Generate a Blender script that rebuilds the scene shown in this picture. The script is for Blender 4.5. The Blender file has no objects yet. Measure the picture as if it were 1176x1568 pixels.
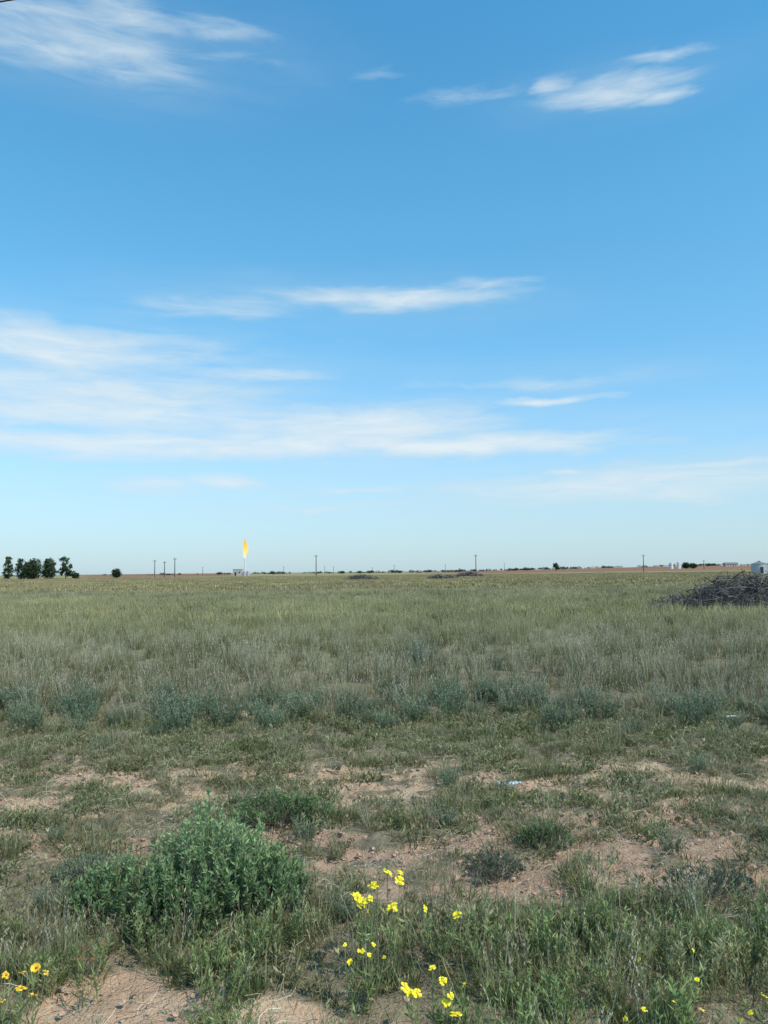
import bpy, bmesh, math
import numpy as np
from mathutils import Vector, Matrix, Euler
rng = np.random.default_rng(7)
scene = bpy.context.scene
EYE = 2.0

# ------------------------------------------------------------ noise / terrain
def _h(ix, iy, s):
    v = np.sin(ix*127.1 + iy*311.7 + s*74.7)*43758.5453
    return v - np.floor(v)
def vnoise(x, y, s=0):
    x = np.asarray(x, float); y = np.asarray(y, float)
    ix = np.floor(x); iy = np.floor(y); fx = x-ix; fy = y-iy
    fx = fx*fx*(3-2*fx); fy = fy*fy*(3-2*fy)
    a = _h(ix, iy, s); b = _h(ix+1, iy, s); c = _h(ix, iy+1, s); d = _h(ix+1, iy+1, s)
    return (a*(1-fx)+b*fx)*(1-fy)+(c*(1-fx)+d*fx)*fy
def fbm(x, y, s=0, o=4):
    t = 0; a = 1; n = 0
    for i in range(o):
        t = t + a*vnoise(x*2**i, y*2**i, s+i*3.1); n += a; a *= .5
    return t/n
def sst(x, a, b):
    t = np.clip((x-a)/(b-a), 0, 1); return t*t*(3-2*t)
def gauss(x, y, cx, cy, rx, ry):
    return np.exp(-((x-cx)/rx)**2-((y-cy)/ry)**2)
def bare(x, y):
    x = np.asarray(x, float); y = np.asarray(y, float)
    n = fbm(x*2.0+5, y*3.2, 11, 4); n2 = fbm(x*5.2, y*7.5, 23, 3)
    b = .98*np.exp(-((y-7.7)/.55)**2)*(0.6+.4*sst(-x, -4, 3))
    b = b + .90*np.exp(-((y-5.6)/.5)**2)*sst(x, -1.6, .3)
    b = b + .36*np.exp(-((y-6.4)/.7)**2)
    b = b + .28*sst(y, 4.4, 5)*sst(-y, -10, -8.6)
    b = b*sst(n*.45+n2*.55, .43, .58)
    wob = .75+.5*n2*2
    b = np.maximum(b, wob*1.3*gauss(x, y, -1.25, 3.78, .38, .36))
    b = np.maximum(b, wob*1.1*gauss(x, y, -1.1, 3.42, .45, .20))
    b = np.maximum(b, wob*.9*gauss(x, y, -.45, 3.74, .26, .15))
    b = np.maximum(b, wob*.9*gauss(x, y, .0, 3.62, .24, .12))
    b = np.maximum(b, wob*1.1*gauss(x, y, .88, 5.12, .30, .18))
    b = np.maximum(b, wob*.8*gauss(x, y, 1.6, 5.3, .45, .14))
    b = np.maximum(b, .9*gauss(x, y, -1.75, 11.3, .30, .25))
    b = np.maximum(b, .9*gauss(x, y, -.65, 11.3, .34, .25))
    return np.clip(b, 0, 1)
def H(x, y):
    x = np.asarray(x, float); y = np.asarray(y, float)
    near = np.exp(-(np.hypot(x, y-6)/22)**2)
    h = near*(.10*(fbm(x*.8, y*.8, 3, 2)-.5)+.09*(fbm(x*3.1, y*3.1, 5, 3)-.5)+.035*(fbm(x*11, y*11, 9, 2)-.5))
    h = h + (1-near)*.3*(fbm(x*.035, y*.035, 31, 2)-.5)*sst(y, 12, 60)
    yy = np.maximum(y, 1)
    h = h + 5.5*sst(y, 380, 1200)*sst(x/yy, .0, .42)
    return h

# ------------------------------------------------------------ mesh builder
class MB:
    def __init__(s): s.V=[]; s.F=[]; s.M=[]; s.n=0
    def add(s, v, f, m):
        s.V.append(np.asarray(v, float).reshape(-1,3)); f = np.asarray(f, int).reshape(-1,4)
        s.F.append(f+s.n); s.M.append(np.full(len(f), m)); s.n += len(s.V[-1])
    def strips(s, P, W, S, m=0):
        N, K, _ = P.shape; S = S[:, None, :] if S.ndim == 2 else S
        v = np.stack([P-S*W[..., None], P+S*W[..., None]], 2)
        b = (np.arange(N)[:, None]*K+np.arange(K-1)[None])*2
        s.add(v, np.stack([b, b+1, b+3, b+2], -1), m)
    def tubes(s, P, R, m=0, sides=4):
        N, K, _ = P.shape
        T = np.gradient(P, axis=1); T /= np.linalg.norm(T, axis=-1, keepdims=True)+1e-9
        ref = np.where(np.abs(T[:, :1, 2:3]) > .8, np.array([1., 0, 0]), np.array([0, 0, 1.]))
        U = np.cross(T, np.broadcast_to(ref, T.shape)); U /= np.linalg.norm(U, axis=-1, keepdims=True)+1e-9
        Vv = np.cross(T, U)
        a = np.arange(sides)/sides*2*np.pi
        ring = P[:, :, None]+R[:, :, None, None]*(U[:, :, None]*np.cos(a)[None, None, :, None]+Vv[:, :, None]*np.sin(a)[None, None, :, None])
        i = (np.arange(N)[:, None, None]*K+np.arange(K-1)[None, :, None])*sides
        j = np.arange(sides)[None, None]; j2 = (j+1) % sides
        s.add(ring, np.stack([i+j, i+j2, i+sides+j2, i+sides+j], -1), m)
    def tube(s, pts, rad, m=0, sides=12):
        s.tubes(np.array(pts, float)[None], np.array(rad, float)[None], m, sides)
    def box(s, c, d, m=0):
        c = np.array(c, float); d = np.array(d, float)/2
        q = np.array([[-1,-1,-1],[1,-1,-1],[1,1,-1],[-1,1,-1],[-1,-1,1],[1,-1,1],[1,1,1],[-1,1,1]])
        s.add(c+q*d, [[0,3,2,1],[4,5,6,7],[0,1,5,4],[1,2,6,5],[2,3,7,6],[3,0,4,7]], m)
    def build(s, name, mats, smooth=False, coll=None):
        V = np.concatenate(s.V); F = np.concatenate(s.F); M = np.concatenate(s.M)
        me = bpy.data.meshes.new(name)
        me.vertices.add(len(V)); me.vertices.foreach_set("co", V.ravel())
        me.loops.add(F.size); me.loops.foreach_set("vertex_index", F.ravel())
        me.polygons.add(len(F)); me.polygons.foreach_set("loop_start", np.arange(len(F))*4)
        me.polygons.foreach_set("material_index", M)
        me.polygons.foreach_set("use_smooth", np.full(len(F), smooth))
        me.update(calc_edges=True); me.validate()
        for mt in mats: me.materials.append(mt)
        o = bpy.data.objects.new(name, me)
        (coll or scene.collection).objects.link(o)
        return o

def unit(v): return v/(np.linalg.norm(v, axis=-1, keepdims=True)+1e-9)
def rdir(n, r=rng): return unit(r.normal(size=(n, 3)))

# ------------------------------------------------------------ materials
class NT:
    def __init__(s, tree): s.t = tree; s.n = tree.nodes; s.l = tree.links
    def node(s, ty, **k):
        n = s.n.new(ty)
        for a, b in k.items(): setattr(n, a, b)
        return n
    def put(s, sock, v):
        if v is None: return
        if isinstance(v, bpy.types.NodeSocket): s.l.new(v, sock)
        else:
            if isinstance(v, (tuple, list)) and sock.type == 'RGBA' and len(v) == 3: v = (*v, 1)
            sock.default_value = v
    def math(s, op, a, b=None, c=None, clamp=False):
        n = s.node('ShaderNodeMath', operation=op, use_clamp=clamp)
        s.put(n.inputs[0], a); s.put(n.inputs[1], b); s.put(n.inputs[2], c); return n.outputs[0]
    def vmath(s, op, a, b=None):
        n = s.node('ShaderNodeVectorMath', operation=op)
        s.put(n.inputs[0], a); s.put(n.inputs[1], b)
        return n.outputs['Value'] if op in ('LENGTH', 'DOT_PRODUCT') else n.outputs[0]
    def mr(s, v, a, b, c=0., d=1., smooth=True):
        n = s.node('ShaderNodeMapRange', interpolation_type='SMOOTHSTEP' if smooth else 'LINEAR')
        s.put(n.inputs[0], v)
        for i, x in enumerate((a, b, c, d)): s.put(n.inputs[i+1], x)
        return n.outputs[0]
    def mix(s, f, a, b, mode='MIX'):
        n = s.node('ShaderNodeMix', data_type='RGBA', blend_type=mode)
        s.put(n.inputs[0], f); s.put(n.inputs[6], a); s.put(n.inputs[7], b); return n.outputs[2]
    def noise(s, vec, scale, detail=3, rough=.5, dist=0):
        n = s.node('ShaderNodeTexNoise'); s.put(n.inputs['Vector'], vec)
        n.inputs['Scale'].default_value = scale; n.inputs['Detail'].default_value = detail
        n.inputs['Roughness'].default_value = rough; n.inputs['Distortion'].default_value = dist
        return n.outputs['Fac']
def newmat(name):
    m = bpy.data.materials.new(name); m.use_nodes = True; m.node_tree.nodes.clear()
    return m, NT(m.node_tree)
def out(t, sh):
    o = t.node('ShaderNodeOutputMaterial'); t.l.new(sh, o.inputs['Surface']); return o

def foliage(name, low, high, h, alt=None, altscale=.25, rnd=.35, trans=.3, band=None, lo2=.44, hi2=.58, isl=.6, mot=None):
    m, t = newmat(name)
    tc = t.node('ShaderNodeTexCoord'); geo = t.node('ShaderNodeNewGeometry'); oi = t.node('ShaderNodeObjectInfo')
    sep = t.node('ShaderNodeSeparateXYZ'); t.l.new(tc.outputs['Object'], sep.inputs[0])
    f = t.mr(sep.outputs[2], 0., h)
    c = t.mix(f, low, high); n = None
    if alt:
        p = t.vmath('MULTIPLY', geo.outputs['Position'], (.55, 1.2, 0.3))
        n = t.noise(p, altscale, 3, .65)
        c = t.mix(t.mr(n, lo2, hi2), c, t.mix(f, tuple(x*.7 for x in alt), alt))
    if band:
        sp = t.node('ShaderNodeSeparateXYZ'); t.l.new(geo.outputs['Position'], sp.inputs[0])
        nn = t.noise(geo.outputs['Position'], .08, 1)
        yy = t.math('MULTIPLY_ADD', t.math('SUBTRACT', nn, .5), 14., sp.outputs[1])
        for (a, b, c0, d, col, st) in band:
            k = t.math('MULTIPLY', t.mr(yy, a, b), t.mr(yy, c0, d, 1., 0.))
            c = t.mix(t.math('MULTIPLY', k, st), c, col)
    r = t.math('MULTIPLY_ADD', oi.outputs['Random'], rnd, 1-rnd/2)
    r = t.math('MULTIPLY', r, t.math('MULTIPLY_ADD', geo.outputs['Random Per Island'], isl, 1-isl/2))
    if mot and n is not None: r = t.math('MULTIPLY', r, t.mr(n, .36, .62, 1+mot, 1-mot))
    cc = t.node('ShaderNodeCombineColor')
    for i in range(3): t.l.new(r, cc.inputs[i])
    c = t.mix(1., c, cc.outputs[0], 'MULTIPLY')
    d = t.node('ShaderNodeBsdfDiffuse'); t.l.new(c, d.inputs[0])
    if trans:
        tr = t.node('ShaderNodeBsdfTranslucent'); t.l.new(c, tr.inputs[0])
        mx = t.node('ShaderNodeMixShader'); mx.inputs[0].default_value = trans
        t.l.new(d.outputs[0], mx.inputs[1]); t.l.new(tr.outputs[0], mx.inputs[2])
        out(t, mx.outputs[0])
    else: out(t, d.outputs[0])
    return m

def simple(name, col, rough=.8, metal=0, var=.3, scale=3., bump=0):
    m, t = newmat(name)
    tc = t.node('ShaderNodeTexCoord')
    n = t.noise(tc.outputs['Object'], scale, 4, .6)
    c = t.mix(t.mr(n, .3, .7), tuple(x*(1-var) for x in col), tuple(min(1, x*(1+var)) for x in col))
    p = t.node('ShaderNodeBsdfPrincipled'); t.l.new(c, p.inputs['Base Color'])
    p.inputs['Roughness'].default_value = rough; p.inputs['Metallic'].default_value = metal
    out(t, p.outputs[0]); return m

BANDS = [(19., 27., 44., 70., (.36, .335, .13), .45), (60., 95., 400., 700., (.35, .285, .15), .8)]
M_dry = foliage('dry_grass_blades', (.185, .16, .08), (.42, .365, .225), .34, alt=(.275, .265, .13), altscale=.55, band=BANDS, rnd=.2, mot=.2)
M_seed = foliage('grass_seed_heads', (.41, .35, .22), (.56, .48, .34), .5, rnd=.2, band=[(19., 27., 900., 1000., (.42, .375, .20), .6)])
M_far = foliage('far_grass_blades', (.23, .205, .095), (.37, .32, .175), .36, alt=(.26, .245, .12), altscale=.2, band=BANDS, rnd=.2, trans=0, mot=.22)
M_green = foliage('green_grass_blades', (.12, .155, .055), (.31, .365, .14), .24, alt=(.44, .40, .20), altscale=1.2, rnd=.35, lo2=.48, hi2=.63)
M_forb = foliage('low_weed_leaves', (.13, .14, .055), (.30, .30, .14), .10, alt=(.38, .34, .19), altscale=1.5, rnd=.4)
M_sage = foliage('sage_leaves', (.10, .12, .07), (.29, .315, .205), .42, alt=(.23, .28, .17), altscale=1.5, rnd=.35)
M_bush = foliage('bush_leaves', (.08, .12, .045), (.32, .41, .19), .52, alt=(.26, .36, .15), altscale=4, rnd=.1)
M_weed = foliage('field_weed_leaves', (.08, .10, .04), (.19, .21, .09), .5, rnd=.4)
M_straw = foliage('dead_straw', (.42, .35, .24), (.54, .46, .31), .05, rnd=.7, trans=.1)
M_tree = foliage('tree_leaves', (.035, .055, .03), (.075, .105, .05), 8, rnd=.3, trans=.2)
M_stem = simple('plant_stems', (.20, .23, .09), .8)
M_twig = simple('dry_twigs', (.22, .18, .14), .9)
M_bark = simple('bark', (.10, .08, .06), .9)
M_yel = simple('yellow_petals', (.90, .72, .02), .6, var=.12, scale=20)
M_yc = simple('flower_disc', (.75, .50, .02), .8)
M_or = simple('orange_petals', (.88, .50, .02), .6, var=.2, scale=25)
M_rd = simple('red_seedhead', (.26, .10, .04), .8)
M_wood = simple('weathered_pole_wood', (.11, .09, .075), .9)
M_steel = simple('galvanised_steel', (.42, .42, .42), .6, 0, var=.15)
M_white = simple('white_tank_paint', (.72, .70, .66), .6, var=.08)
M_shed = simple('shed_siding', (.42, .38, .33), .7, var=.1)
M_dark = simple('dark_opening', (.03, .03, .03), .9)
M_brush = simple('dead_brush', (.085, .068, .058), .9, var=.5, scale=.8)
M_brush2 = simple('grey_dead_wood', (.22, .19, .165), .9, var=.4, scale=.8)

# ------------------------------------------------------------ ground
def axis(lo, hi, step, far, g=1.13):
    a = list(np.arange(lo, hi, step)); s = step; v = a[-1]
    while v < far: s *= g; v += s; a.append(v)
    return a
xs = axis(0, 6.5, .04, 9000); xs = np.array([-v for v in xs[:0:-1]]+xs)
yp = axis(2.2, 12, .04, 12000, 1.10)
yn = [2.2]; s_ = .05
while yn[-1] > -3000: s_ *= 1.35; yn.append(yn[-1]-s_)
ys = np.array(yn[:0:-1]+yp)
X, Y = np.meshgrid(xs, ys); Z = H(X, Y)
B = bare(X, Y)
Z = Z - .03*sst(B, .3, .8) + .03*B*(fbm(X*16, Y*16, 77, 2)-.5)
g = MB(); nx = len(xs); ny = len(ys)
ii = (np.arange(ny-1)[:, None]*nx+np.arange(nx-1)[None])
g.add(np.stack([X, Y, Z], -1), np.stack([ii, ii+1, ii+nx+1, ii+nx], -1), 0)

m, t = newmat('prairie_soil')
geo = t.node('ShaderNodeNewGeometry'); pos = geo.outputs['Position']
att = t.node('ShaderNodeAttribute', attribute_name='bare')
sp = t.node('ShaderNodeSeparateXYZ'); t.l.new(pos, sp.inputs[0])
n1 = t.noise(pos, 1.3, 5, .6); n2 = t.noise(pos, 9, 5, .7); n3 = t.noise(pos, 60, 3, .7)
sand = t.mix(t.mr(n1, .35, .65), (.62, .385, .235), (.70, .49, .315))
red = t.mix(t.mr(n2, .35, .65), (.38, .215, .14), (.55, .35, .235))
redk = t.math('MULTIPLY', t.mr(sp.outputs[1], 4.6, 5.2), t.mr(sp.outputs[1], 6.4, 7.2, 1., 0.))
soil = t.mix(t.math('MULTIPLY', redk, .7), sand, red)
soil = t.mix(t.math('MULTIPLY', t.mr(n3, .45, .7), .45), soil, (.33, .21, .14))
litter = t.mix(t.mr(n2, .35, .65), (.19, .145, .085), (.32, .245, .15))
litter = t.mix(t.math('MULTIPLY', t.mr(n3, .5, .62), .5), litter, (.46, .36, .23))
bf = t.mr(t.math('MULTIPLY_ADD', t.math('SUBTRACT', n2, .5), .9, att.outputs['Fac']), .25, .55)
nearc = t.mix(bf, litter, soil)
pst = t.vmath('MULTIPLY', pos, (.02, .06, 0)); n4 = t.noise(pst, 1., 5, .6)
farc = t.mix(t.mr(n4, .4, .6), (.27, .23, .105), (.34, .27, .14))
pf = t.vmath('MULTIPLY', pos, (.0015, .003, 0)); n5 = t.noise(pf, 1., 3, .5)
xy = t.math('DIVIDE', sp.outputs[0], t.math('MAXIMUM', sp.outputs[1], 1.))
rr_ = t.math('MAXIMUM', t.mr(xy, .02, .12), t.math('MULTIPLY', t.mr(xy, -.40, -.36), t.mr(xy, -.22, -.16, 1., 0.)))
redfield = t.math('MULTIPLY', t.mr(sp.outputs[1], 480, 560), t.math('MULTIPLY', rr_, t.mr(n5, .25, .45)))
farc = t.mix(redfield, farc, (.28, .14, .08))
c = t.mix(t.mr(sp.outputs[1], 12, 22), nearc, farc)
d = t.node('ShaderNodeBsdfPrincipled'); t.l.new(c, d.inputs['Base Color']); d.inputs['Roughness'].default_value = .95
d.inputs['Specular IOR Level'].default_value = .1
vor = t.node('ShaderNodeTexVoronoi', feature='DISTANCE_TO_EDGE'); vor.inputs['Scale'].default_value = 9
wc = t.node('ShaderNodeTexNoise'); t.l.new(pos, wc.inputs['Vector']); wc.inputs['Scale'].default_value = 6
t.l.new(t.vmath('ADD', pos, t.vmath('MULTIPLY', wc.outputs['Color'], (.12, .12, .12))), vor.inputs['Vector'])
hgt = t.math('ADD', t.math('MULTIPLY', n2, .8), t.math('MULTIPLY', n3, .55))
hgt = t.math('ADD', hgt, t.math('MULTIPLY', t.mr(vor.outputs['Distance'], 0, .05), .12))
bp = t.node('ShaderNodeBump'); bp.inputs['Strength'].default_value = 1.; bp.inputs['Distance'].default_value = .05
t.l.new(hgt, bp.inputs['Height']); t.l.new(bp.outputs[0], d.inputs['Normal'])
out(t, d.outputs[0])
ground = g.build('ground', [m], True)
a = ground.data.attributes.new('bare', 'FLOAT', 'POINT'); a.data.foreach_set('value', B.ravel())

# ------------------------------------------------------------ plant templates
def blades(mb, n, r, h0, h1, w, lean=.35, bend=.35, m=0, K=4, ctr=None, hm=None):
    a = rng.uniform(0, 2*np.pi, n); rr = r*np.sqrt(rng.uniform(0, 1, n))
    root = np.stack([rr*np.cos(a), rr*np.sin(a), np.full(n, -.01)], 1)
    a2 = a+rng.normal(0, .9, n); dh = np.stack([np.cos(a2), np.sin(a2), np.zeros(n)], 1)
    h = rng.uniform(h0, h1, n); le = rng.uniform(0, lean, n); be = rng.uniform(0, bend, n)
    if ctr is not None: root[:, :2] += ctr; h = h*hm
    tt = np.linspace(0, 1, K)
    P = root[:, None]+dh[:, None]*((le[:, None]*tt+be[:, None]*tt**2)*h[:, None])[..., None]
    P[..., 2] += h[:, None]*(tt-.35*be[:, None]*tt**2)
    wp_ = np.interp(tt, [0, .4, 1], [.8, 1, .12])
    W = w*wp_[None]*rng.uniform(.7, 1.3, (n, 1))
    s = rng.uniform(0, 2*np.pi, n); S = np.stack([np.cos(s), np.sin(s), np.zeros(n)], 1)
    mb.strips(P, W, S, m); return P
def leaves(mb, P, D, L, w, m=0):
    n = len(P); D = unit(D); S = unit(np.cross(D, rdir(n)))
    L = np.broadcast_to(L, (n,)); tt = np.array([0, .5, 1.])
    Q = P[:, None]+D[:, None]*(L[:, None]*tt)[..., None]
    W = np.broadcast_to(np.asarray(w), (n,))[:, None]*np.array([.3, 1, .1])[None]
    mb.strips(Q, W, S, m)
def along(P, t0, k, pw=1.):
    n, K, _ = P.shape; q = rng.uniform(t0, 1, (n, k))**pw; idx = q*(K-1); lo = np.clip(np.floor(idx).astype(int), 0, K-2); fr = (idx-lo)[..., None]
    Q = np.take_along_axis(P, lo[..., None], 1)*(1-fr)+np.take_along_axis(P, lo[..., None]+1, 1)*fr
    return Q.reshape(-1, 3)
def template_coll(name): return bpy.data.collections.new(name)

def grass_patch(coll, i, size, ntuft, n, r, h0, h1, w, seeds, mat, sw=.004, hv=.35, K=4, ns=8):
    mb = MB(); c = rng.uniform(-size/2, size/2, (ntuft, 2)); hmv = rng.uniform(1-hv, 1+hv, ntuft)
    k = rng.integers(0, ntuft, n*ntuft)
    blades(mb, n*ntuft, r, h0, h1, w, ctr=c[k], hm=hmv[k], K=K)
    if seeds:
        k = rng.integers(0, ntuft, seeds*ntuft)
        P = blades(mb, seeds*ntuft, r, h1*.85, h1*1.2, w*.6, .25, .2, 1, ctr=c[k], hm=hmv[k], K=K)
        Q = along(P, .62, ns); D = rdir(len(Q))*.4; D[:, 2] += .9
        leaves(mb, Q, D, h1*.08, sw, 1)
    return mb.build(f'patch_{i}', [mat, M_seed], False, coll)

C_dry = template_coll('dry_grass_tufts')
for i in range(5): grass_patch(C_dry, i, .01, 1, 46, .10, .12, .36, .0028, 6, M_dry, sw=.0032)
C_pat = template_coll('dry_grass_patches')
for i in range(8): grass_patch(C_pat, i, 1.15, 13, 42, .10, .08, .35, .0034, 5, M_dry, hv=.6, K=3, ns=6, sw=.0038)
C_far = template_coll('far_grass_patches')
for i in range(6): grass_patch(C_far, i, 3.3, 40, 40, .26, .10, .36, .010, 4, M_far, .011, hv=.6, K=3, ns=4)
C_vfar = template_coll('distant_grass_patches')
for i in range(5): grass_patch(C_vfar, i, 12.5, 60, 50, 1.2, .12, .34, .04, 0, M_far, hv=.5, K=3)
C_green = template_coll('green_grass_tufts')
for i in range(6):
    mb = MB(); c = rng.uniform(-.13, .13, (5, 2)); k = rng.integers(0, 5, 100)
    hm = rng.uniform(.5, 1.2, 5)
    blades(mb, 100, .05, .06, .23, .0025, .45, .5, ctr=c[k], hm=hm[k])
    blades(mb, 8, .12, .14, .28, .0012, .2, .2, 1)
    P = blades(mb, 4, .12, .2, .32, .0012, .2, .2, 1); Q = along(P, .6, 10); D = rdir(len(Q))*.5; D[:, 2] += .9; leaves(mb, Q, D, .02, .0022, 1)
    mb.build(f'g_{i}', [M_green, M_straw], False, C_green)

def stemmy(coll, i, ns, r, h0, h1, lpn, ll, lw, mat, spread=.6, stemmat=M_stem, name='s'):
    mb = MB(); P = blades(mb, ns, r, h0, h1, .002, spread, .25, 1, 5)
    Q = along(P, .15, lpn); D = rdir(len(Q)); D[:, 2] = np.abs(D[:, 2])+.5
    leaves(mb, Q, D, rng.uniform(.6, 1.2, len(Q))*ll, lw, 0)
    return mb.build(f'{name}_{i}', [mat, stemmat], False, coll)
C_forb = template_coll('low_weed_plants')
for i in range(3): stemmy(C_forb, i, 26, .14, .03, .11, 8, .03, .0045, M_forb, 1.1)
for i in range(3, 6):
    mb = MB(); blades(mb, 90, .16, .03, .12, .0026, .9, .6); mb.build(f's_{i}', [M_forb], False, C_forb)
C_weed = template_coll('leafy_weed_plants')
for i in range(5): stemmy(C_weed, i, 15, .10, .12, .29, 28, .034, .0034, M_green, .35)
C_sage = template_coll('sagebrush_plants')
for i in range(5): stemmy(C_sage, i, 60, .16, .22, .46, 26, .04, .0055, M_sage, .55)
C_fw = template_coll('field_weed_plants')
for i in range(3): stemmy(C_fw, i, 34, .14, .25, .6, 26, .06, .012, M_weed, .5)
C_straw = template_coll('dead_stalks')
for i in range(6):
    mb = MB(); n = 4+i
    p0 = rng.uniform(-.15, .15, (n, 3)); p0[:, 2] = rng.uniform(.004, .03, n)
    a_ = rng.uniform(0, 6.28, n); dd = np.stack([np.cos(a_), np.sin(a_), rng.uniform(-.02, .3, n)], 1)*rng.uniform(.03, .15, (n, 1))
    tt = np.linspace(0, 1, 4)[None, :, None]
    cv = rng.normal(0, .02, (n, 1, 3))*np.sin(tt*np.pi)
    mb.tubes(p0[:, None]+dd[:, None]*tt+cv, np.full((n, 4), .0012), 0, 3)
    mb.build(f'st_{i}', [M_straw], False, C_straw)
M_clod = simple('soil_clod', (.45, .295, .20), .95, var=.3, scale=2)
C_clod = template_coll('soil_clod_shapes')
for i in range(4):
    bm = bmesh.new(); bmesh.ops.create_icosphere(bm, subdivisions=2, radius=1)
    for v in bm.verts:
        k = .75+.5*rng.random(); v.co = Vector((v.co.x*k, v.co.y*k*.8, v.co.z*k*.55))
    me = bpy.data.meshes.new('clod'); bm.to_mesh(me); bm.free(); me.materials.append(M_clod)
    C_clod.objects.link(bpy.data.objects.new(f'clod_{i}', me))

def scatter(name, coll, xy, smin, smax, tilt=.12, zoff=0., sc=None, rot90=False):
    n = len(xy); nt = len(coll.objects)
    P = np.column_stack([xy, H(xy[:, 0], xy[:, 1])+zoff])
    me = bpy.data.meshes.new(name); me.vertices.add(n); me.vertices.foreach_set('co', P.ravel())
    rz = rng.integers(0, 4, n)*np.pi/2 if rot90 else rng.uniform(0, 6.283, n)
    R = np.column_stack([rng.normal(0, tilt, n), rng.normal(0, tilt, n), rz])
    S = sc if sc is not None else rng.uniform(smin, smax, n)
    a = me.attributes.new('rot', 'FLOAT_VECTOR', 'POINT'); a.data.foreach_set('vector', R.ravel())
    a = me.attributes.new('scl', 'FLOAT', 'POINT'); a.data.foreach_set('value', S)
    a = me.attributes.new('idx', 'INT', 'POINT'); a.data.foreach_set('value', rng.integers(0, nt, n).astype(np.int32))
    o = bpy.data.objects.new(name, me); scene.collection.objects.link(o)
    ng = bpy.data.node_groups.new(name, 'GeometryNodeTree')
    ng.interface.new_socket('Geometry', in_out='INPUT', socket_type='NodeSocketGeometry')
    ng.interface.new_socket('Geometry', in_out='OUTPUT', socket_type='NodeSocketGeometry')
    N = ng.nodes; L = ng.links
    gi = N.new('NodeGroupInput'); go = N.new('NodeGroupOutput')
    iop = N.new('GeometryNodeInstanceOnPoints'); ci = N.new('GeometryNodeCollectionInfo')
    ci.inputs['Collection'].default_value = coll
    ci.inputs['Separate Children'].default_value = True; ci.inputs['Reset Children'].default_value = True
    def na(nm, ty):
        q = N.new('GeometryNodeInputNamedAttribute'); q.data_type = ty; q.inputs['Name'].default_value = nm
        return q.outputs['Attribute']
    e = N.new('FunctionNodeEulerToRotation')
    L.new(na('rot', 'FLOAT_VECTOR'), e.inputs[0]); L.new(e.outputs[0], iop.inputs['Rotation'])
    L.new(na('scl', 'FLOAT'), iop.inputs['Scale']); L.new(na('idx', 'INT'), iop.inputs['Instance Index'])
    iop.inputs['Pick Instance'].default_value = True
    L.new(gi.outputs[0], iop.inputs['Points']); L.new(ci.outputs[0], iop.inputs['Instance']); L.new(iop.outputs[0], go.inputs[0])
    md = o.modifiers.new('scatter', 'NODES'); md.node_group = ng
    return o
def sample(y0, y1, dens, slope=.56, pad=1.6, fn=None):
    xm = slope*y1+pad; n = int(dens*(y1-y0)*2*xm)
    x = rng.uniform(-xm, xm, n); y = rng.uniform(y0, y1, n)
    k = np.abs(x) < slope*y+pad
    x = x[k]; y = y[k]
    if fn is not None:
        k = rng.random(len(x)) < fn(x, y); x = x[k]; y = y[k]
    return np.column_stack([x, y])
def gridpts(y0, y1, s, slope=.56, pad=1.6, jit=.12):
    yv = np.arange(y0+s/2, y1, s); xm = slope*y1+pad+s; xv = np.arange(-xm, xm, s)
    x, y = np.meshgrid(xv, yv); x = x+rng.normal(0, jit*s, x.shape); y = y+rng.normal(0, jit*s*.6, y.shape)
    k = np.abs(x) < slope*y+pad+s*.6
    return np.column_stack([x[k], y[k]])

nb = lambda x, y: np.clip(1-1.3*bare(x, y), 0, 1)
scatter('green_grass', C_green, sample(2.6, 5.3, 36, fn=lambda x, y: nb(x, y)*(.15+.85*sst(-y, -5.1, -4.4))*(.35+.65*sst(fbm(x*1.6, y*1.6, 41), .35, .6))), .45, 1.0)
scatter('leafy_weeds', C_weed, sample(2.6, 5.0, 28, fn=lambda x, y: nb(x, y)*sst(-y, -4.9, -4.2)*sst(fbm(x*1.3, y*1.3, 47)+.16*sst(x, -.6, .4), .40, .60)), .5, 1.1)
scatter('low_weeds', C_forb, sample(4.0, 11.5, 46, fn=lambda x, y: nb(x, y)*(.4+.6*sst(fbm(x*1.8, y*2.6, 53), .34, .53))), .5, 1.4)
scatter('dry_grass', C_dry, sample(3, 12, 16, fn=lambda x, y: nb(x, y)*(.2+.8*sst(fbm(x*.9, y*1.8, 59), .40, .60))), .25, .6)
scatter('dead_straw', C_straw, sample(2.8, 12, 14), .5, 1.3, .05)
cx = sample(2.8, 11, 190, fn=lambda x, y: .1+.9*sst(bare(x, y), .15, .6)*(.25+.75*(y > 4.5)))
scatter('soil_clods', C_clod, cx, .005, .02, .3, sc=.004+.02*rng.random(len(cx))**3)
scatter('sagebrush', C_sage, sample(9.9, 13.2, 4.6, fn=lambda x, y: (bare(x, y) < .5)*np.exp(-((y-11.2-.4*np.sin(x*.9))/1.0)**2)), .45, 1.0)
scatter('small_sagebrush', C_sage, sample(4.6, 10, .6), .25, .5)
scatter('edge_grass', C_dry, sample(9.4, 13, 15, fn=lambda x, y: (bare(x, y) < .4)*sst(y, 9.4, 12.3)*(.4+.6*sst(fbm(x*.5, y*.8, 61), .4, .6))), .5, 1.15)
scatter('prairie_grass', C_pat, gridpts(12.4, 30, 1.05), .75, 1.2, .02, rot90=True)
scatter('tall_grass_clumps', C_dry, sample(12.5, 48, .6), .9, 1.6)
scatter('mid_field_grass', C_far, gridpts(28.5, 80, 3.0), .8, 1.15, .004, rot90=True)
scatter('distant_field_grass', C_vfar, gridpts(76, 400, 11.5, pad=8), .9, 1.1, .0, rot90=True)
scatter('field_weeds', C_fw, sample(14, 120, .025), .35, .9)

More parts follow.
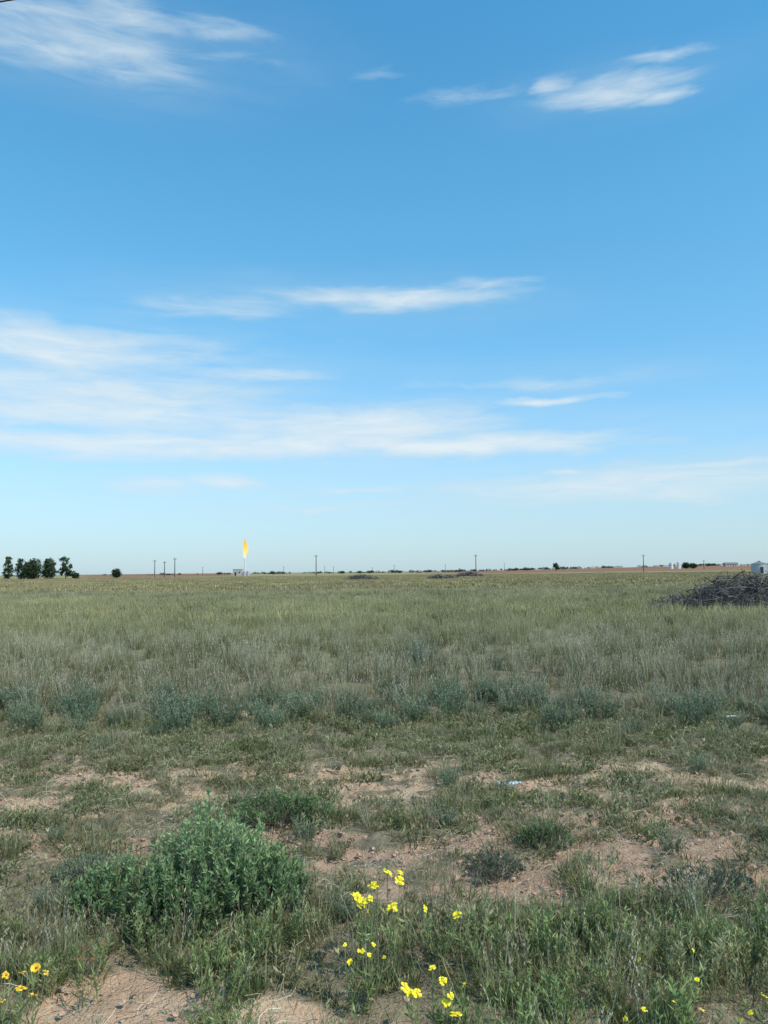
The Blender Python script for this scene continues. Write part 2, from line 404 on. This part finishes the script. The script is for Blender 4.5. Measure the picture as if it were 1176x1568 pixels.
# ------------------------------------------------------------ bushes
def bush(name, x, y, lobes, nst, lpn, ll, lw, mat, smat):
    mb = MB(); z0 = float(H(x, y))
    for (cx_, cy_, rx, ry, hh, wgt) in lobes:
        n = int(nst*wgt)
        a_ = rng.uniform(0, 2*np.pi, n); r_ = np.sqrt(rng.uniform(0, 1, n))
        jit = rng.uniform(.72, 1.03, n)
        T = np.stack([cx_+rx*r_*np.cos(a_), cy_+ry*r_*np.sin(a_), hh*np.sqrt(1-.85*r_**2)*jit*(.8+.4*fbm(r_*np.cos(a_)*5, r_*np.sin(a_)*5, 5))], 1)
        R = np.stack([cx_+rx*.35*r_*np.cos(a_), cy_+ry*.35*r_*np.sin(a_), np.zeros(n)], 1)
        tt = np.linspace(0, 1, 6)
        P = R[:, None]*(1-tt[None, :, None])+T[:, None]*tt[None, :, None]
        P[..., :2] += ((T-R)[:, None, :2])*(np.sin(tt*np.pi)*.22)[None, :, None]
        P += rng.normal(0, .006, P.shape)
        mb.tubes(P, np.full((n, 6), .0022)*np.linspace(1.4, .5, 6)[None], 1, 3)
        Q = along(P, .35, lpn, .7); D = rdir(len(Q))
        ax = np.repeat(unit(T-R), lpn, 0); D = D*.75+ax*.55+np.array([0, 0, .3])
        leaves(mb, Q, D, ll*rng.uniform(.5, 1.2, len(Q)), lw, 0)
    o = mb.build(name, [mat, smat]); o.location = (x, y, z0-.01); return o
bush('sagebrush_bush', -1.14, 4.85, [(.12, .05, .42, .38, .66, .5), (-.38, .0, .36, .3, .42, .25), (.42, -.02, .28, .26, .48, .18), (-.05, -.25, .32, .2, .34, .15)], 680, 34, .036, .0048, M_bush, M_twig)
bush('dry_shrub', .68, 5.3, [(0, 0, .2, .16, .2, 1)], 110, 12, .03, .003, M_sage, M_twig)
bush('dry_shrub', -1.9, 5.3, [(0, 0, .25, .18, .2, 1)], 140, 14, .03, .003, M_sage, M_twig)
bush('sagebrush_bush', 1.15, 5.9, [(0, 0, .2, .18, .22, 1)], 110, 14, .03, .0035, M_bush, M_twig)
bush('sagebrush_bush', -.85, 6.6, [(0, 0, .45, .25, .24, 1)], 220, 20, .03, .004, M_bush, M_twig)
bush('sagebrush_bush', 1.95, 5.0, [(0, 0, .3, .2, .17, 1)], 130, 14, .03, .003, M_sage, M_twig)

# ------------------------------------------------------------ wildflowers
def wildflower(name, bx, by, heads, pet, disc, rp=.025, npet=7, nleaf=22):
    mb = MB(); z0 = float(H(bx, by)); n = len(heads)
    T = np.array([(hx-bx, hy-by, hz-z0) for hx, hy, hz in heads])
    R = rng.normal(0, .03, (n, 3)); R[:, 2] = 0; R[:, 0] += T[:, 0]*.45
    tt = np.linspace(0, 1, 6)
    P = R[:, None]*(1-tt[None, :, None])+T[:, None]*tt[None, :, None]
    P[..., :2] += (T-R)[:, None, :2]*(np.sin(tt*np.pi)*.15)[None, :, None]
    mb.tubes(P, np.full((n, 6), .0018), 2, 4)
    Q = along(P, 0, nleaf)[rng.random(n*nleaf) < .9]; D = rdir(len(Q)); D[:, 2] = np.abs(D[:, 2])*.8+.3
    k = np.array([np.min(np.linalg.norm(T-q, axis=1)) > .06 for q in Q]); Q = Q[k]; D = D[k]
    leaves(mb, Q, D, rng.uniform(.03, .07, len(Q)), .004, 3)
    for k in range(n):
        up = unit(np.array([rng.normal(0, .6), -.3+rng.normal(0, .4), 1.]))
        e1 = unit(np.cross(up, [0, 1, .3])); e2 = np.cross(up, e1)
        s_ = rp*rng.uniform(.65, 1.15); a_ = (np.arange(npet)+rng.uniform(-.25, .25, npet))/npet*2*np.pi+rng.random()
        rad = e1[None]*np.cos(a_)[:, None]+e2[None]*np.sin(a_)[:, None]
        tn = -e1[None]*np.sin(a_)[:, None]+e2[None]*np.cos(a_)[:, None]
        ln = rng.uniform(.75, 1.15, npet)
        r4 = np.array([.2, .5, .8, 1.])*s_; zz = np.array([0, .2, .25, .1])*s_
        Pp = T[k]+rad[:, None]*(r4[None, :]*ln[:, None])[..., None]+up[None, None]*(zz[None]*rng.uniform(-.8, 2.2, (npet, 1)))[..., None]
        mb.strips(Pp, np.tile(np.array([.12, .29, .35, .22])*s_, (npet, 1)), tn, 0)
        mb.tube([T[k]-up*.004, T[k]+up*s_*.12, T[k]+up*s_*.25, T[k]+up*s_*.3], [s_*.15, s_*.24, s_*.16, s_*.02], 1, 8)
    o = mb.build(name, [pet, disc, M_stem, M_green]); o.location = (bx, by, z0); return o
wildflower('yellow_wildflower', -.06, 4.12, [(-.08, 4.1, .44), (0, 4.15, .48), (.06, 4.12, .455), (-.15, 4.08, .39), (-.085, 4.0, .415), (-.10, 4.05, .33), (.03, 4.02, .36), (-.135, 4.1, .345), (-.05, 4.12, .43), (-.17, 4.05, .41), (-.065, 4.05, .45), (-.12, 4.0, .40), (.02, 4.0, .375)], M_yel, M_yc, .027)
wildflower('yellow_wildflower', .22, 4.12, [(.185, 4.1, .325), (.34, 4.08, .30), (.06, 4.2, .46)], M_yel, M_yc, .024)
wildflower('yellow_wildflower', .2, 3.55, [(.07, 3.52, .24), (.12, 3.55, .20), (.23, 3.55, .25), (.24, 3.5, .185), (.28, 3.48, .15), (.19, 3.6, .28), (.33, 3.6, .21), (.09, 3.58, .18), (.26, 3.5, .21)], M_yel, M_yc, .023)
wildflower('yellow_wildflower', -.13, 3.85, [(-.14, 3.85, .24), (-.09, 3.85, .22), (-.18, 3.85, .19), (-.02, 3.85, .21), (-.12, 3.8, .26), (-.2, 3.82, .28), (-.07, 3.8, .29)], M_yel, M_yc, .013)
wildflower('orange_wildflower', -1.6, 3.5, [(-1.64, 3.55, .29), (-1.57, 3.55, .30), (-1.52, 3.57, .31), (-1.69, 3.53, .25), (-1.47, 3.55, .30), (-1.55, 3.5, .26), (-1.62, 3.47, .22), (-1.66, 3.5, .31), (-1.72, 3.55, .28), (-1.5, 3.5, .23)], M_or, M_rd, .020)
wildflower('red_wildflower', -1.45, 3.9, [(-1.46, 3.9, .20), (-1.43, 3.88, .25), (-1.40, 3.92, .18), (-1.36, 3.95, .24)], M_rd, M_rd, .012)
wildflower('yellow_wildflower', 1.1, 3.5, [(.98, 3.45, .14), (1.12, 3.7, .26), (1.40, 3.8, .25), (1.2, 3.5, .18), (1.05, 3.42, .19), (1.3, 3.45, .17), (1.34, 3.6, .22)], M_yel, M_yc, .013)
wildflower('yellow_wildflower', 1.5, 3.45, [(1.5, 3.45, .16), (1.58, 3.5, .2), (1.46, 3.45, .13), (.95, 3.4, .1)], M_yel, M_yc, .013)

# ------------------------------------------------------------ litter
m, t = newmat('clear_plastic')
p = t.node('ShaderNodeBsdfPrincipled'); p.inputs['Base Color'].default_value = (.46, .58, .64, 1); p.inputs['Roughness'].default_value = .25
p.inputs['Alpha'].default_value = .75; out(t, p.outputs[0]); M_pl = m
mb = MB(); zz = [0, .005, .03, .05, .12, .15, .175, .2, .202, .222, .223]; rr = [.004, .03, .033, .027, .031, .026, .028, .013, .016, .016, .002]
mb.tube([(z, .006*math.sin(z*40), .0) for z in zz], rr, 0, 14)
o = mb.build('plastic_bottle', [M_pl], True); o.location = (1.02, 7.5, float(H(1.1, 7.5))+.0); o.rotation_euler = (0, -.03, .12); o.scale = (1, 1, .7)
def scrap(name, x, y, z, s):
    n = 7; gx, gy = np.meshgrid(np.linspace(-1, 1, n), np.linspace(-1, 1, n))
    zz = .6*fbm(gx*1.5+x*9, gy*1.5+y, 3, 3); i = (np.arange(n-1)[:, None]*n+np.arange(n-1)[None])
    q = MB(); q.add(np.stack([gx*s*(.7+zz*.5), gy*s*.4+zz*s*.3, zz*s*1.6], -1), np.stack([i, i+1, i+n+1, i+n], -1), 0)
    o = q.build(name, [M_white], True); o.location = (x, y, z)
scrap('paper_scrap', 4.3, 10.1, .12, .07)

# ------------------------------------------------------------ brush piles
def brush_pile(name, x, y, bumps, n, L, R):
    mb = MB(); z0 = float(H(x, y))
    def hh(px, py):
        v = 0
        for (cx_, rx, ry, h_) in bumps: v = np.maximum(v, h_*np.sqrt(np.clip(1-((px-cx_)/rx)**2-(py/ry)**2, 0, 1)))
        return v
    xmin = min(b[0]-b[1] for b in bumps); xmax = max(b[0]+b[1] for b in bumps); ry = max(b[2] for b in bumps)
    px = rng.uniform(xmin, xmax, n*3); py = rng.uniform(-ry, ry, n*3); h_ = hh(px, py); k = h_ > .05
    px = px[k][:n]; py = py[k][:n]; h_ = h_[k][:n]; nn = len(px)
    c = np.stack([px, py, h_*rng.uniform(.1, 1, nn)**.5*.92], 1)
    d = rdir(nn); d[:, 2] *= .6; d = unit(d); ln = L*rng.uniform(.35, 1.2, nn)
    tt = np.linspace(-.5, .5, 6)
    P = c[:, None]+d[:, None]*(ln[:, None]*tt)[..., None]
    P += rdir(nn)[:, None]*(ln[:, None]*.22*(.25-tt**2)*4)[..., None]+np.cumsum(rng.normal(0, .02*L, P.shape), 1)
    P[..., 2] = np.maximum(P[..., 2], .02)
    Rr = R*rng.uniform(.3, 1.2, (nn, 1))*np.linspace(1.2, .3, 6)[None]
    q = rng.random(nn) < .75
    mb.tubes(P[q], Rr[q], 0, 4); mb.tubes(P[~q], Rr[~q], 1, 4)
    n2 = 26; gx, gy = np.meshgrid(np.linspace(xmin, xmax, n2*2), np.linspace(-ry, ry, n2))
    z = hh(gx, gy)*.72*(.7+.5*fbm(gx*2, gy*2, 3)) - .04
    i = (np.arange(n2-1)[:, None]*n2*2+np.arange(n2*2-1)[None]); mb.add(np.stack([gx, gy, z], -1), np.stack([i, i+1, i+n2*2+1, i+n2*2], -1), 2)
    o = mb.build(name, [M_brush, M_brush2, M_dark]); o.location = (x, y, z0); return o
brush_pile('brush_pile', 17.4, 38.5, [(0, 2.6, 2.2, 1.75), (2.4, 3.0, 2.2, 1.7), (-2.6, 2.0, 1.4, .6), (-1.5, 1.5, 1.6, 1.2), (5, 3, 2, 1.2)], 3200, 1.2, .021)
for bx, by, w, h_ in [(-6, 200, 3.4, 1.2), (13.5, 190, 3.2, 1.1), (26, 250, 3.8, 1.6)]:
    brush_pile('brush_pile', bx, by, [(0, w, 2.4, h_), (w*.6, w*.7, 2, h_*.6)], 320, 1.6, .06)

# ------------------------------------------------------------ trees
def tree(name, x, y, h, ells, leaf=.45, nleaf=2600, trunk=.25, sink=0):
    mb = MB(); z0 = float(H(x, y))
    mb.tube([(0, 0, -.2), (.05*h*.2, 0, h*.2), (0, .1, h*.45), (.1, 0, h*.8)], [trunk, trunk*.8, trunk*.55, trunk*.15], 1, 8)
    for (ex, ey, ez, rx, ry, rz) in ells:
        for k in range(5):
            q = rdir(1)[0]*np.array([rx, ry, rz])*.75
            e = np.array([ex, ey, ez])+q; b = np.array([0, 0, max(h*.12, min(h*.6, e[2]-rz*.8))])
            mb.tube([b, (b+e)/2+[0, 0, -.1], e], [trunk*.4, trunk*.25, .03], 1, 5)
    vol = np.array([e[3]*e[4]*e[5] for e in ells])**.75; vol /= vol.sum()
    for e, w in zip(ells, vol):
        nc = max(5, int(70*w)); cc = rdir(nc)*(rng.uniform(.2, 1, (nc, 1))**.45)*np.array(e[3:])+np.array(e[:3])
        nl = int(nleaf*w/nc)
        L = np.repeat(cc, nl, 0)+rng.normal(0, 1, (nc*nl, 3))*min(e[3], e[5])*.17
        L[:, 2] = np.maximum(L[:, 2], .2)
        leaves(mb, L, rdir(len(L)), leaf*rng.uniform(.6, 1.3, len(L)), leaf*.35, 0)
    o = mb.build(name, [M_tree, M_bark]); o.location = (x, y, z0-sink); return o
D0 = 350
tree('cypress_tree', -165, D0, 11, [(0, 0, 3, 2.0, 2, 2.6), (0, 0, 6, 1.7, 1.7, 2.8), (.2, 0, 9, 1.1, 1.1, 2.2)])
for xx, hh_, w in [(-159.5, 9.0, 2.7), (-156.3, 8.2, 2.6), (-153, 9.4, 2.8), (-149.8, 8.8, 2.6), (-147, 9.6, 2.6), (-155, 6.0, 3)]:
    tree('elm_tree', xx, D0+rng.uniform(-6, 6), hh_, [(0, 0, hh_*.38, w, w, hh_*.34), (.3, 0, hh_*.68, w*.85, w, hh_*.28), (-.8, 0, hh_*.8, w*.5, w*.5, hh_*.18)], .5, 2400)
tree('elm_tree', -139.8, D0, 10.0, [(-.6, 0, 7.8, 1.9, 2, 2.1), (.6, 0, 5.2, 2.6, 2, 2.0), (-1.2, 0, 3.4, 2.2, 2, 1.8), (2, 0, 2.6, 2.4, 2, 1.5)], .5)
tree('elm_tree', -135.5, D0, 3.6, [(0, 0, 1.6, 1.6, 2, 1.2)], .4, 900)
tree('elm_tree', -117.4, D0, 4.2, [(0, 0, 2.4, 1.9, 1.8, 1.9)], .45, 1300, .2)
tree('elm_tree', 150, 700, 6.5, [(0, 0, 4.2, 2.4, 2.4, 2.4), (1.6, 0, 2.6, 2, 2, 1.4)], .7, 1300, .3)
tree('elm_tree', 264, 700, 5.5, [(0, 0, 3, 3, 2.4, 2.6)], .7, 1300, .3)
tree('elm_tree', 272, 705, 4.5, [(0, 0, 2.4, 3.4, 2.4, 2.0)], .7, 1300, .3)
mb = MB()
def clump(x, y, w, h_):
    n = 70; z0 = float(H(x, y)); P = rdir(n)*(rng.uniform(.2, 1, (n, 1))**.4)*np.array([w, w, h_*.5])+np.array([x, y, z0+h_*.5])
    leaves(mb, P, rdir(n), h_*.35, h_*.14, 0)
for k in range(130):
    y = rng.uniform(900, 1500); a_ = rng.uniform(-.18, .62)
    if rng.random() < .35: a_ = rng.uniform(-.52, .62)
    for j in range(rng.integers(1, 5)): clump(a_*y+rng.normal(0, 9), y+rng.normal(0, 5), rng.uniform(2, 6), rng.uniform(1.2, 3.6))
mb.build('distant_tree_line', [M_tree])

# ------------------------------------------------------------ poles
def pole(x, y, h, r=.17, arm=True, name='utility_pole'):
    mb = MB(); z0 = float(H(x, y))
    mb.tube([(0, 0, -.5), (0, 0, h*.5), (0, 0, h)], [r*1.15, r, r*.75], 0, 8); mb.tube([(0, 0, h), (0, 0, h+.02)], [r*.75, .01], 0, 8)
    if arm:
        mb.box((0, -r-.06, h-.6), (2.4, .12, .14), 0)
        for q in (-1.1, -.45, .45, 1.1): mb.tube([(q, -r-.06, h-.53), (q, -r-.06, h-.35), (q, -r-.06, h-.25)], [.05, .06, .02], 1, 6)
        mb.tube([(-.7, -r-.04, h-.68), (0, -r-.01, h-1.3)], [.03, .03], 0, 4); mb.tube([(.7, -r-.04, h-.68), (0, -r-.01, h-1.3)], [.03, .03], 0, 4)
    o = mb.build(name, [M_wood, M_steel]); o.location = (x, y, z0); o.rotation_euler = (0, 0, rng.uniform(-.5, .5)); return o
for x, y, h in [(-36, 420, 11), (51.5, 450, 11), (146, 450, 10), (-113, 430, 10.5), (-124, 450, 9), (-131, 455, 9.8), (12, 1000, 10), (-64, 1000, 9), (-75, 1000, 9), (76, 1000, 10), (-205, 900, 9), (-120, 950, 9), (150, 1000, 10), (205, 950, 8), (-17, 1100, 8), (248, 620, 7)]:
    pole(x, y, h, .24)
for x in (9., -60.): o = pole(x, 11., 13.7, .16); o.rotation_euler = (0, 0, math.pi/2)
xw = np.linspace(-60, 9, 60); zw = 10.31+.16*(xw+5.59)+.004*(xw+5.59)**2
mb = MB(); mb.tubes(np.stack([xw, np.full(60, 11.), zw], 1)[None], np.full((1, 60), .011), 0, 6)
mb.build('overhead_power_line', [M_dark], True)

# ------------------------------------------------------------ gas flare
M_fl, t = newmat('gas_flame')
tc = t.node('ShaderNodeTexCoord'); sp = t.node('ShaderNodeSeparateXYZ'); t.l.new(tc.outputs['Object'], sp.inputs[0])
n = t.noise(tc.outputs['Object'], .5, 3)
f = t.math('MULTIPLY_ADD', t.math('SUBTRACT', n, .5), 8., sp.outputs[2])
cr = t.node('ShaderNodeValToRGB'); t.l.new(t.mr(f, 12.5, 27, smooth=False), cr.inputs[0])
cr.color_ramp.elements[0].color = (1, .80, .45, 1); cr.color_ramp.elements[1].color = (1, .40, .05, 1)
e = cr.color_ramp.elements.new(.5); e.color = (1, .66, .14, 1)
lw = t.node('ShaderNodeLayerWeight'); lw.inputs[0].default_value = .45
em = t.node('ShaderNodeEmission'); t.l.new(cr.outputs[0], em.inputs[0]); em.inputs[1].default_value = 1.25
tp = t.node('ShaderNodeBsdfTransparent'); mx = t.node('ShaderNodeMixShader')
t.l.new(t.mr(lw.outputs['Facing'], .5, 1., 0., .6), mx.inputs[0]); t.l.new(em.outputs[0], mx.inputs[1]); t.l.new(tp.outputs[0], mx.inputs[2])
out(t, mx.outputs[0])
mb = MB()
mb.tube([(0, 0, -.3), (0, 0, 6), (0, 0, 12.2)], [.55, .48, .42], 0, 12); mb.tube([(0, 0, 12.2), (0, 0, 12.9)], [.6, .6], 0, 12)
for a_ in (0, 2.1, 4.2): mb.tube([(5*math.cos(a_), 5*math.sin(a_), 0), (0, 0, 10)], [.05, .05], 0, 4)
zs = np.linspace(12.6, 27.6, 16); prof = [.3, .6, .9, 1.1, 1.3, 1.6, 1.9, 2.1, 2.0, 2.0, 1.7, 1.4, 1.1, .8, .5, .05]
mb.tube([(.3*math.sin(z*.7)-.3*math.sin(z*.23), 0, z) for z in zs], np.array(prof)*.98, 1, 16)
mb.tube([(.7, .2, 17), (1.2, .2, 19.4), (1.1, .1, 21.6), (1.5, .1, 23.4)], [.1, .9, .6, .03], 1, 8)
o = mb.build('gas_flare_stack', [M_white, M_fl], True); o.location = (-105, 600, float(H(-105, 600)))
mb = MB(); mb.box((0, 0, 2.3), (6.5, 5, 4.6), 0); mb.box((0, 0, 4.75), (7, 5.4, .3), 1); mb.box((-1.4, -2.53, 1.3), (1.3, .06, 2.5), 2); mb.box((1.6, -2.53, 2.4), (1.2, .06, 1), 2)
for k in range(2): mb.tube([(5+2.6*k, 0, 0), (5+2.6*k, 0, 3.2), (5+2.6*k, 0, 3.6)], [1.1, 1.1, .05], 1, 14)
o = mb.build('equipment_shed', [M_shed, M_steel, M_dark]); o.location = (-109.5, 596, float(H(-109, 596)))

# ------------------------------------------------------------ grain bin and tanks
mb = MB(); R_ = 2.35
zc = np.linspace(0, 3.0, 25); mb.tube([(0, 0, z) for z in zc], [R_+(.03 if i % 2 else 0) for i in range(25)], 0, 40)
mb.tube([(0, 0, 2.98), (0, 0, 3.0), (0, 0, 3.75), (0, 0, 3.76)], [R_+.05, R_+.12, .4, .02], 1, 40)
mb.tube([(0, 0, 3.7), (0, 0, 3.95), (0, 0, 4.0)], [.4, .4, .03], 1, 16)
mb.box((-.3, -R_-.04, 1.1), (.9, .08, 1.9), 2)
for q in (-.25, .25): mb.tube([(1.2+q, -R_*.88-.1, 0), (1.2+q, -R_*.88-.1, 3.1)], [.03, .03], 1, 4)
for k in range(9): mb.tube([(.95, -R_*.88-.1, .3+k*.33), (1.45, -R_*.88-.1, .3+k*.33)], [.02, .02], 1, 4)
M_roof = simple('weathered_roof_steel', (.20, .19, .19), .6, .1)
o = mb.build('grain_bin', [M_steel, M_roof, M_dark]); o.location = (117.3, 250, float(H(117, 250))+.2)
for x, h, r in [(251.5, 6.0, 1.7), (258, 6.4, 1.7)]:
    mb = MB(); mb.tube([(0, 0, 0), (0, 0, h*.5), (0, 0, h-.5), (0, 0, h)], [r, r, r, .1], 0, 20)
    mb.tube([(0, 0, h*.5), (0, 0, h*.5+.15)], [r+.05, r+.05], 1, 20); mb.tube([(r*.7, -r*.8, 0), (r*.7, -r*.8, h)], [.06, .06], 1, 4); mb.tube([(0, 0, h-.05), (0, 0, h+.4)], [.25, .25], 1, 8)
    o = mb.build('storage_tank', [M_white, M_steel], False); o.location = (x, 700, float(H(x, 700)))
mb = MB(); mb.box((0, 0, 1.5), (14, 8, 3), 0)
mb.add([(-7.4, -4.4, 3.0), (7.4, -4.4, 3.0), (7.4, 0, 4.8), (-7.4, 0, 4.8), (-7.4, 4.4, 3.0), (7.4, 4.4, 3.0)], [[0, 1, 2, 3], [3, 2, 5, 4]], 1)
mb.add([(-7, -4, 3), (-7, 4, 3), (-7, .1, 4.7), (-7, -.1, 4.7)], [[0, 1, 2, 3]], 0)
for q in (-4.5, -1.5, 4): mb.box((q, -4.03, 1.7), (1.2, .06, 1), 2)
mb.box((1.4, -4.03, 1.05), (1, .06, 2.1), 2)
o = mb.build('farm_house', [M_shed, M_roof, M_dark]); o.location = (390, 900, float(H(390, 900))-.3)

# ------------------------------------------------------------ light
AZ, EL = math.radians(128), math.radians(50)
sv = Vector((math.cos(EL)*math.sin(AZ), math.cos(EL)*math.cos(AZ), math.sin(EL)))
sun = bpy.data.lights.new('sun', 'SUN'); sun.energy = 3.6; sun.angle = math.radians(.5); sun.color = (1, .94, .85)
so = bpy.data.objects.new('sun', sun); scene.collection.objects.link(so); so.rotation_euler = sv.to_track_quat('Z', 'Y').to_euler(); so.location = (0, 0, 50)

w = bpy.data.worlds.new('World'); scene.world = w; w.use_nodes = True; w.node_tree.nodes.clear(); t = NT(w.node_tree)
w.cycles.sampling_method = 'NONE'
sky = t.node('ShaderNodeTexSky', sky_type='NISHITA'); sky.sun_disc = False; sky.sun_elevation = EL; sky.sun_rotation = AZ
sky.air_density = 1.0; sky.dust_density = .6; sky.ozone_density = 1.5
tc = t.node('ShaderNodeTexCoord'); vec = t.vmath('NORMALIZE', tc.outputs['Generated'])
sp = t.node('ShaderNodeSeparateXYZ'); t.l.new(vec, sp.inputs[0])
DEG = 180/math.pi
az = t.math('MULTIPLY', t.math('ARCTAN2', sp.outputs[0], sp.outputs[1]), DEG)
el = t.math('MULTIPLY', t.math('ARCSINE', sp.outputs[2]), DEG)
cb = t.node('ShaderNodeCombineXYZ'); t.l.new(az, cb.inputs[0]); t.l.new(el, cb.inputs[1])
nA = t.noise(t.vmath('MULTIPLY', cb.outputs[0], (.16, .95, 1)), 1.0, 5, .60, .5)
nB = t.noise(t.vmath('MULTIPLY', cb.outputs[0], (.05, .32, 1)), 1.0, 3, .55, .3)
wv = t.node('ShaderNodeTexNoise'); t.l.new(t.vmath('MULTIPLY', cb.outputs[0], (.25, .6, 1)), wv.inputs['Vector']); wv.inputs['Scale'].default_value = .8; wv.inputs['Detail'].default_value = 4
wvec = t.vmath('MULTIPLY', t.vmath('SUBTRACT', wv.outputs['Color'], (.5, .5, .5)), (5, 1.3, 0))
P = t.vmath('ADD', cb.outputs[0], wvec)
def field(lst, outer=1.45):
    tot = None
    for (a0, e0, sa, se, st) in lst:
        q = t.vmath('MULTIPLY', t.vmath('SUBTRACT', P, (a0, e0, 0)), (1/sa, 1/se, 0))
        k = t.math('MULTIPLY', t.mr(t.vmath('LENGTH', q), 0., outer, 1., 0.), st)
        tot = k if tot is None else t.math('MAXIMUM', tot, k)
    return tot
clouds = [(-22, 33.2, 10, 2.4, .65), (-18, 34.9, 6, 1.1, .7), (-13, 35.2, 7, .8, .45), (-12, 33.4, 6, .6, .35),
 (17.3, 30.9, 6.0, 1.1, .9), (20.5, 30.2, 3.2, .55, .9), (13, 31.6, 1.8, .9, .75), (20.5, 32.3, 3.5, .6, .55), (6.5, 31.6, 5, .8, .4), (1, 33, 3, .5, .3),
 (1.5, 19.2, 9.5, 1.0, .95), (-2.5, 19.7, 4, .6, .6), (-11.7, 18.3, 8, 1.1, .5), (7.5, 20, 5, .5, .6),
 (-24, 15.0, 14, 2.0, 1.0), (-22, 12.6, 14, 1.7, .85), (-19, 10.9, 16, 1.7, 1.0), (-12, 13.9, 10, .5, .6),
 (4.3, 9.0, 16, 1.0, 1.15), (-1, 10.5, 11, 1.6, 1.05), (-18, 8.9, 16, 1.2, 1.05), (-5, 9.2, 13, 1.2, 1.1),
 (11.3, 11.9, 3.4, .36, 1.0), (10, 13.1, 9, .6, .5), (15.6, 12.0, 2.6, .3, .55),
 (17, 5.8, 15, 1.5, .85), (12.6, 6.9, 2.8, .25, .9), (22, 6.8, 7, .35, .8), (-11.3, 6.6, 3.4, .7, .85), (-.8, 6.0, 4, .5, .85), (-16, 6.0, 5, .7, .65), (-6, 4.6, 8, .5, .5),
 (60, 20, 20, 5, .6), (-70, 25, 22, 6, .6)]
veils = [(-22, 12.0, 22, 5.0, 1.0), (-4, 9.7, 26, 3.4, .95), (16, 5.8, 22, 2.6, .85), (-20, 33.5, 14, 3.5, .45), (17, 31, 9, 1.8, .3), (-5, 18.8, 16, 2.0, .45), (10, 12.6, 14, 2.2, .45), (-14, 6, 18, 2.2, .65)]
tot = field(clouds); veil = field(veils, 1.6)
dens = t.math('ADD', tot, t.math('MULTIPLY', t.math('SUBTRACT', nA, .5), 1.4))
dens = t.math('MULTIPLY', t.mr(dens, .12, 1.2, smooth=False), t.mr(tot, 0., .35))
vd = t.math('MULTIPLY', veil, t.math('MULTIPLY', t.mr(nB, .2, .7, .3, 1.), t.mr(nA, .2, .7, .5, 1.)))
d2 = t.math('SUBTRACT', 1., t.math('MULTIPLY', t.math('SUBTRACT', 1., dens), t.math('SUBTRACT', 1., t.math('MULTIPLY', vd, .75))), clamp=True)
tint = t.node('ShaderNodeValToRGB'); t.l.new(t.mr(el, 0, 40, smooth=False), tint.inputs[0])
E = tint.color_ramp.elements
E[0].color = (.66, .92, 1.30, 1); E[1].color = (.54, 1.42, 1.60, 1)
e = E.new(.12); e.color = (.72, 1.03, 1.25, 1)
e = E.new(.25); e.color = (.72, 1.12, 1.26, 1)
e = E.new(.42); e.color = (.70, 1.27, 1.34, 1)
e = E.new(.65); e.color = (.64, 1.39, 1.46, 1)
base = t.mix(1., sky.outputs[0], tint.outputs[0], 'MULTIPLY')
base = t.mix(t.mr(el, 0., 12., .65, 0.), base, (3.7, 4.75, 5.1))
ccol = t.mix(dens, (3.95, 4.9, 5.35), (5.3, 5.85, 6.1))
c = t.mix(t.math('MULTIPLY', d2, .92), base, ccol)
bg = t.node('ShaderNodeBackground'); t.l.new(c, bg.inputs[0]); bg.inputs[1].default_value = .15
o = t.node('ShaderNodeOutputWorld'); t.l.new(bg.outputs[0], o.inputs[0])

# ------------------------------------------------------------ camera
cam = bpy.data.cameras.new('camera'); co = bpy.data.objects.new('camera', cam); scene.collection.objects.link(co); scene.camera = co
cam.sensor_fit = 'VERTICAL'; cam.sensor_height = 36; cam.lens = 28; cam.clip_start = .05; cam.clip_end = 20000
co.matrix_world = Matrix.Translation((0, 0, EYE)) @ Matrix.Rotation(math.radians(94.27), 4, 'X') @ Matrix.Rotation(math.radians(-.58), 4, 'Z')
scene.view_settings.view_transform = 'Standard'; scene.view_settings.look = 'None'; scene.view_settings.exposure = 0
